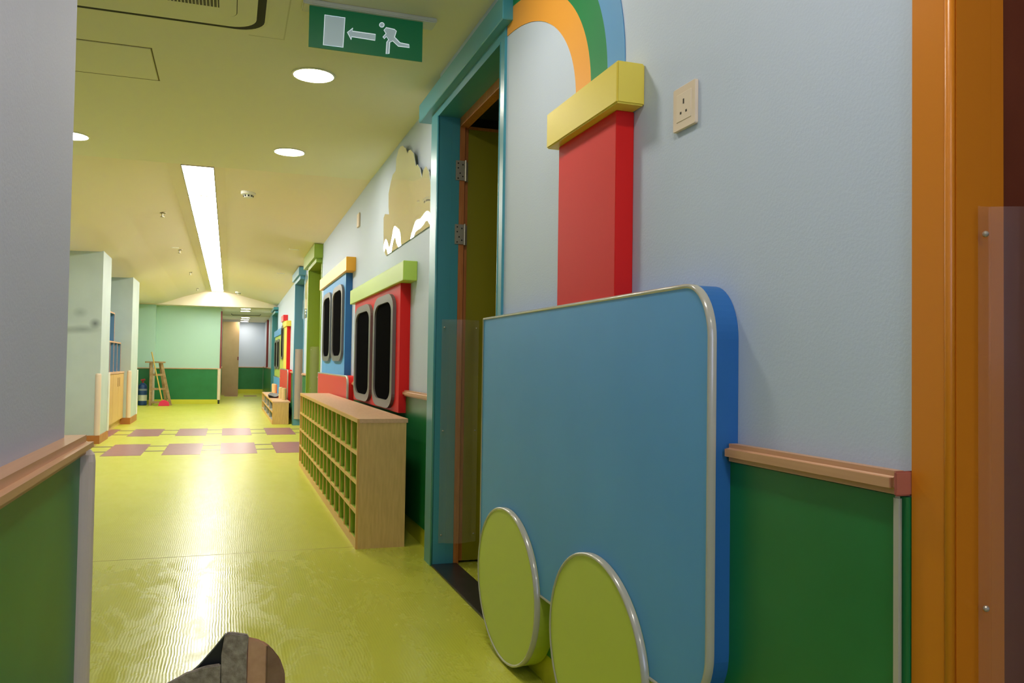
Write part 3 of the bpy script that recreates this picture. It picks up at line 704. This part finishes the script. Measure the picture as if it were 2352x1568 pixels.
bm = bmesh.new(); tube(bm, [(-1.77, 19.78, .485), (-1.77, 19.78, .53)], .02, 10); tube(bm, [(-1.81, 19.78, .545), (-1.725, 19.78, .56)], .022, 10); obj('valve', bm, mat('valve_red', (150, 44, 40), .45), gb)
gb.name = 'gas_cylinder'

# ------------------------------------------------------------ bag in the foreground
bg = thing('fabric_bag', (.02, 2.45, 0), 'grey and tan fabric bag with raised flap at the bottom edge', 'bag')
felt_m = mat('grey_felt', (150, 138, 130), .9, noise=24, nscale=60, bump=.6, bscale=200)
tan2_m = mat('tan_suede', (206, 160, 130), .85, noise=9, nscale=30)
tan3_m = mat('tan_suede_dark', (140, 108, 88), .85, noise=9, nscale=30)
def arch(bm, prof, y0, y1, mi=0):
    n = len(prof); a = [bm.verts.new((x, y0, z)) for x, z in prof]; b = [bm.verts.new((x, y1, z)) for x, z in prof]
    for i in range(n-1): bm.faces.new((a[i], a[i+1], b[i+1], b[i])).material_index = mi
    return a, b
def solid_xz(nm, prof, y0, y1, m, par, bv=.0, ydrop=None):
    bm = bmesh.new(); kz = ydrop or 1; a = [bm.verts.new((x, y0, z)) for x, z in prof]; b = [bm.verts.new((x, y1, z*kz)) for x, z in prof]
    bm.faces.new(a); bm.faces.new(b); n = len(prof)
    for i in range(n): bm.faces.new((a[i], a[(i+1) % n], b[(i+1) % n], b[i]))
    if bv: bevel(bm, bv, 3)
    return obj(nm, bm, m, par)
BY = 2.44
solid_xz('tan_side', [(.060, .0), (.062, .236), (.105, .222), (.132, .200), (.152, .170), (.166, .130), (.170, .0)], BY, BY+.16, tan2_m, bg, .008, .55)
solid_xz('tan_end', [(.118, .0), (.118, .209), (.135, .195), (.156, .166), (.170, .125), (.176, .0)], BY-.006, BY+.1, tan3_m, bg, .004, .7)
solid_xz('flap', [(.0, .0), (-.001, .19), (.008, .248), (.022, .250), (.071, .238), (.066, .19), (.068, .0)], BY-.012, BY+.006, felt_m, bg, .004)
solid_xz('lining', [(.004, .0), (.010, .243), (-.02, .205), (-.06, .160), (-.10, .128), (-.10, .0)], BY+.004, BY+.02, black_m, bg)
solid_xz('front_fold', [(-.002, .0), (-.002, .168), (-.04, .166), (-.09, .152), (-.14, .128), (-.19, .085), (-.2, .0)], BY-.02, BY-.004, felt_m, bg, .003)

# ------------------------------------------------------------ ceiling fittings
down_e = emis('downlight_glow', (255, 246, 232), DOWN_E)
def make_down(x, y, z, r, label, em, grp):
    t = thing('downlight', (x, y, z), label, 'ceiling light', grp)
    bm = bmesh.new(); lathe(bm, [(r*1.1, z-.001), (r*1.1, z-.004), (r*1.0, z-.006), (r*.98, z-.001)], x, y, 36); obj('rim', bm, white_m, t)
    bm = bmesh.new(); lathe(bm, [(r*.97, z-.0065), (r*.97, z-.003)], x, y, 36); obj('lamp', bm, em, t)
    return t
dl = make_down(.375, 4.28, CZ, .10, 'round downlight directly below the exit sign, nearest in view', down_e, 'downlights in the flat near ceiling')
for x, y, lb in ((.365, 5.92, 'second round downlight, in front of the right end of light strip'), (-1.01, 6.03, 'round downlight half hidden behind the near left wall'),
                 (.375, 2.4, 'added unseen downlight overhead, between the exit sign and the camera'), (.375, .8, 'added unseen downlight overhead beside the orange doorway'),
                 (.375, -.8, 'added unseen downlight behind the viewpoint')):
    dup(dl, (x, y, CZ), lb)  # overhead and rear ones are unseen, added to light the near end
fd = make_down(.35, 20.55, 2.2, .11, 'first small downlight beyond the gable', emis('far_glow', (255, 244, 226), FAR_E), 'small downlights over the back passage')
fd.location.z = 2.236
for i, (x, y) in enumerate(((.36, 21.5), (.41, 24.0), (.415, 25.2), (.42, 26.4))):
    dup(fd, (x, y, 2.236 if y < 23.4 else 2.2), ['second small downlight beyond the gable, in front of the track', 'third small downlight, just past the ceiling track', 'fourth small downlight over the back passage', 'farthest small downlight over the back passage'][i])
# long light strip, one panel after the other
pm = emis('panel_glow', (255, 250, 242), PANEL_E)
ordw = ['first', 'second', 'third', 'fourth', 'fifth', 'sixth', 'seventh', 'eighth', 'ninth', 'tenth', 'eleventh']
lp = thing('light_panel', (-.278, 7.15+1.28/2-1.28, 2.575), 'first glowing panel of the long ceiling light, nearest', 'ceiling light', 'panels of the long ceiling light')
y0 = 7.15-1.28+.75
bm = bmesh.new(); box(bm, -.4, -.155, 7.15+.006, 7.15+1.274, 2.577, 2.583); 
lp.location = (-.278, 7.15, 2.575)
obj('diffuser', bm, pm, lp)
bm = bmesh.new()
for (xa, xb) in ((-.407, -.399), (-.156, -.148)): box(bm, xa, xb, 7.15, 8.43, 2.574, 2.6)
for ya in (7.15, 8.415): box(bm, -.4, -.155, ya, ya+.015, 2.574, 2.6)
obj('frame', bm, mat('frame_grey', (150, 146, 132), .5), lp)
for k in range(1, 10): dup(lp, (-.278, 7.15+1.28*k, 2.575), ordw[k]+' glowing panel of the long ceiling light, counted from the near end')

# exit sign
ex = thing('exit_sign', (.5, 3.4, CZ), 'green edge-lit exit sign with running figure and arrow on ceiling', 'exit sign')
EY = 3.4
bm = bmesh.new(); box(bm, .25, .80, EY-.02, EY+.07, 2.440, CZ+.001); bevel(bm, .004, 2); obj('housing', bm, mat('housing_grey', (206, 208, 200), .4), ex)
bm = bmesh.new(); box(bm, .275, .742, EY-.003, EY+.003, 2.272, 2.445); obj('green_plate', bm, emis('sign_green', (0, 84, 46), .5), ex)
gl = emis('sign_line', (226, 236, 246), .62); fillm = emis('sign_fill', (150, 168, 172), .5)
def sx(px, py):     # sign coordinates measured on the plate
    u = (px-711)/(970-711); v0 = 9+(px-711)*.147; v1 = 108+(px-711)*.124
    return (.275+.467*u, 2.445-.173*((py-v0)/(v1-v0)))
def sign_shape(nm, pts, fill=True):
    P = [sx(*p) for p in pts]; bm = bmesh.new(); vs = [bm.verts.new((x, EY-.0036, z)) for x, z in P]
    bm.faces.new(vs); r_ = bmesh.ops.extrude_face_region(bm, geom=list(bm.faces)); bmesh.ops.translate(bm, verts=[v for v in r_['geom'] if isinstance(v, bmesh.types.BMVert)], vec=(0, .0008, 0))
    s = obj(nm, bm, fillm, ex)
    bm = bmesh.new(); tube(bm, [(x, EY-.0042, z) for x, z in P], .0016, 6, closed=True); obj('outline', bm, gl, s)
sign_shape('door_symbol', [(745, 34), (790, 40), (787, 109), (743, 104)])
sign_shape('arrow_symbol', [(796, 74), (808, 64), (807, 71), (860, 78), (859, 92), (806, 84), (805, 91)])
sign_shape('running_figure', [(884, 62), (903, 66), (908, 70), (904, 84), (910, 90), (917, 97), (938, 101), (939, 108), (913, 105), (900, 93), (893, 96), (892, 122), (885, 123), (886, 96), (890, 90), (885, 83), (880, 88), (877, 84), (884, 76), (879, 68)])
sign_shape('figure_head', [(874+5.5*math.cos(k*PI/5), 56+5.5*math.sin(k*PI/5)) for k in range(10)])

# air conditioner cassette and hatch
ac = thing('air_conditioner', (-.36, 3.3, CZ), 'cream ceiling air conditioner cassette with slatted grille at top edge', 'air conditioner')
acm = mat('ac_cream', (226, 222, 196), .5)
def rr_xy(x0, x1, y0, y1, r, n=8):
    return rrect(x0, x1, y0, y1, r, n)
def plate_xy(bm, pts, z0, z1, mi=0):
    a = [bm.verts.new((x, y, z0)) for x, y in pts]; b = [bm.verts.new((x, y, z1)) for x, y in pts]
    bm.faces.new(a).material_index = mi; bm.faces.new(b).material_index = mi; n = len(pts)
    for i in range(n): bm.faces.new((a[i], a[(i+1) % n], b[(i+1) % n], b[i])).material_index = mi
gapm = mat('shadow_gap', (44, 42, 28), .8)
bm = bmesh.new(); plate_xy(bm, rr_xy(-.84, .125, 2.80, 3.80, .13), CZ-.008, CZ-.0004); obj('rim', bm, acm, ac)
bm = bmesh.new(); plate_xy(bm, rr_xy(-.83, .112, 2.81, 3.787, .12), CZ-.0086, CZ-.007); obj('groove', bm, gapm, ac)
bm = bmesh.new(); plate_xy(bm, rr_xy(-.80, .078, 2.84, 3.752, .11), CZ-.014, CZ-.0085); obj('panel', bm, acm, ac)
bm = bmesh.new(); plate_xy(bm, rr_xy(-.74, .0, 2.9, 3.655, .06), CZ-.0146, CZ-.013); obj('joint', bm, gapm, ac)
bm = bmesh.new(); plate_xy(bm, rr_xy(-.737, -.003, 2.903, 3.652, .058), CZ-.0162, CZ-.0145); obj('inner_frame', bm, acm, ac)
bm = bmesh.new(); box(bm, -.66, -.07, 2.98, 3.56, CZ-.0168, CZ-.0160); g_ = obj('grille', bm, black_m, ac)
bm = bmesh.new()
for k in range(43): box(bm, -.655+k*.0137, -.6515+k*.0137, 2.98, 3.56, CZ-.0225, CZ-.0167)
obj('slats', bm, acm, g_)
hp = thing('access_hatch', (-.6, 4.42, CZ), 'flush square access hatch in the ceiling beyond the air conditioner', 'hatch')
bobj('cover', (-.83, -.385, 4.2, 4.655, CZ-.0025, CZ+.002), ceil_m, hp)
bm = bmesh.new()
for (a, b, c, d_) in ((-.84, -.375, 4.188, 4.194), (-.84, -.375, 4.661, 4.667), (-.382, -.376, 4.19, 4.665), (-.84, -.834, 4.19, 4.665)): box(bm, a, b, c, d_, CZ-.0012, CZ+.001)
obj('joint_line', bm, mat('joint_dark', (110, 100, 60), .8), hp)
bm = bmesh.new()
for (a, b, c, d_) in ((.20, .206, 2.7, 3.86), (.05, .2, 3.856, 3.86)): box(bm, a, b, c, d_, CZ-.001, CZ+.001)
tag(obj('ceiling_joint', bm, mat('joint_pale', (214, 208, 180), .8)), 'faint panel joint line around the air conditioner', 'joint')

# detectors and sprinklers on the vault
def smoke(x, y, z, label):
    t = thing('smoke_detector', (x, y, z), label, 'smoke detector', 'smoke detectors on the pitched ceiling')
    bm = bmesh.new(); lathe(bm, [(.066, z+.01), (.066, z-.016), (.056, z-.022)], x, y, 24); obj('base', bm, white_m, t)
    bm = bmesh.new(); lathe(bm, [(.042, z-.02), (.038, z-.045), (.02, z-.05)], x, y, 24); obj('sensor', bm, white_m, t)
    for k in range(8):
        a = 2*PI*k/8; bm = bmesh.new(); box(bm, x+.0405*math.cos(a)-.006, x+.0405*math.cos(a)+.006, y+.0405*math.sin(a)-.006, y+.0405*math.sin(a)+.006, z-.040, z-.026); obj('vent_slot', bm, black_m, t)
    return t
s1 = smoke(.135, 7.95, slope_z(.135, 7.95)-.004, 'nearer white smoke detector right of the light strip')
y2 = 19.2; dup(s1, (.165, y2, slope_z(.165, y2)-.004), 'distant white smoke detector near the gable')
sm = mat('sprinkler_metal', (150, 138, 110), .35, metal=.8)
z0 = slope_z(-.69, 9.3)
sp = thing('sprinkler', (-.69, 9.3, z0), 'nearest ceiling sprinkler on the left slope', 'sprinkler', 'sprinklers on the left slope')
bm = bmesh.new(); lathe(bm, [(.035, z0+.012), (.035, z0-.004), (.03, z0-.006)], -.69, 9.3, 20); obj('rosette', bm, mat('rosette_dark', (110, 98, 60), .4, metal=.5), sp)
bm = bmesh.new(); tube(bm, [(-.69, 9.3, z0), (-.69, 9.3, z0-.04)], .007, 8); lathe(bm, [(.02, z0-.042), (.02, z0-.046)], -.69, 9.3, 14); obj('head', bm, sm, sp)
for (x, y, lb) in ((-.68, 12.3, 'second sprinkler on the left slope'), (-.67, 15.4, 'third sprinkler on the left slope'), (-.67, 18.8, 'farthest sprinkler on the left slope')):
    dup(sp, (x, y, slope_z(x, y)), lb)
for (x, y, lb) in ((.77, 10.9, 'nearer thin white fitting on the right slope'), (.77, 13.7, 'farther thin white fitting on the right slope'), (-.72, 11.9, 'thin white fitting beside the second sprinkler')):
    z = slope_z(x, y); bm = bmesh.new(); tube(bm, [(x-.07, y, z-.01 + (0.02 if x > 0 else -.02)*0), (x+.05, y, z-.014)], .006, 8)
    bmesh.ops.create_cube(bm, size=.014, matrix=Matrix.Translation((x-.07, y, z-.008)))
    tag(obj('ceiling_fitting', bm, white_m, base=True), lb, 'ceiling fitting')
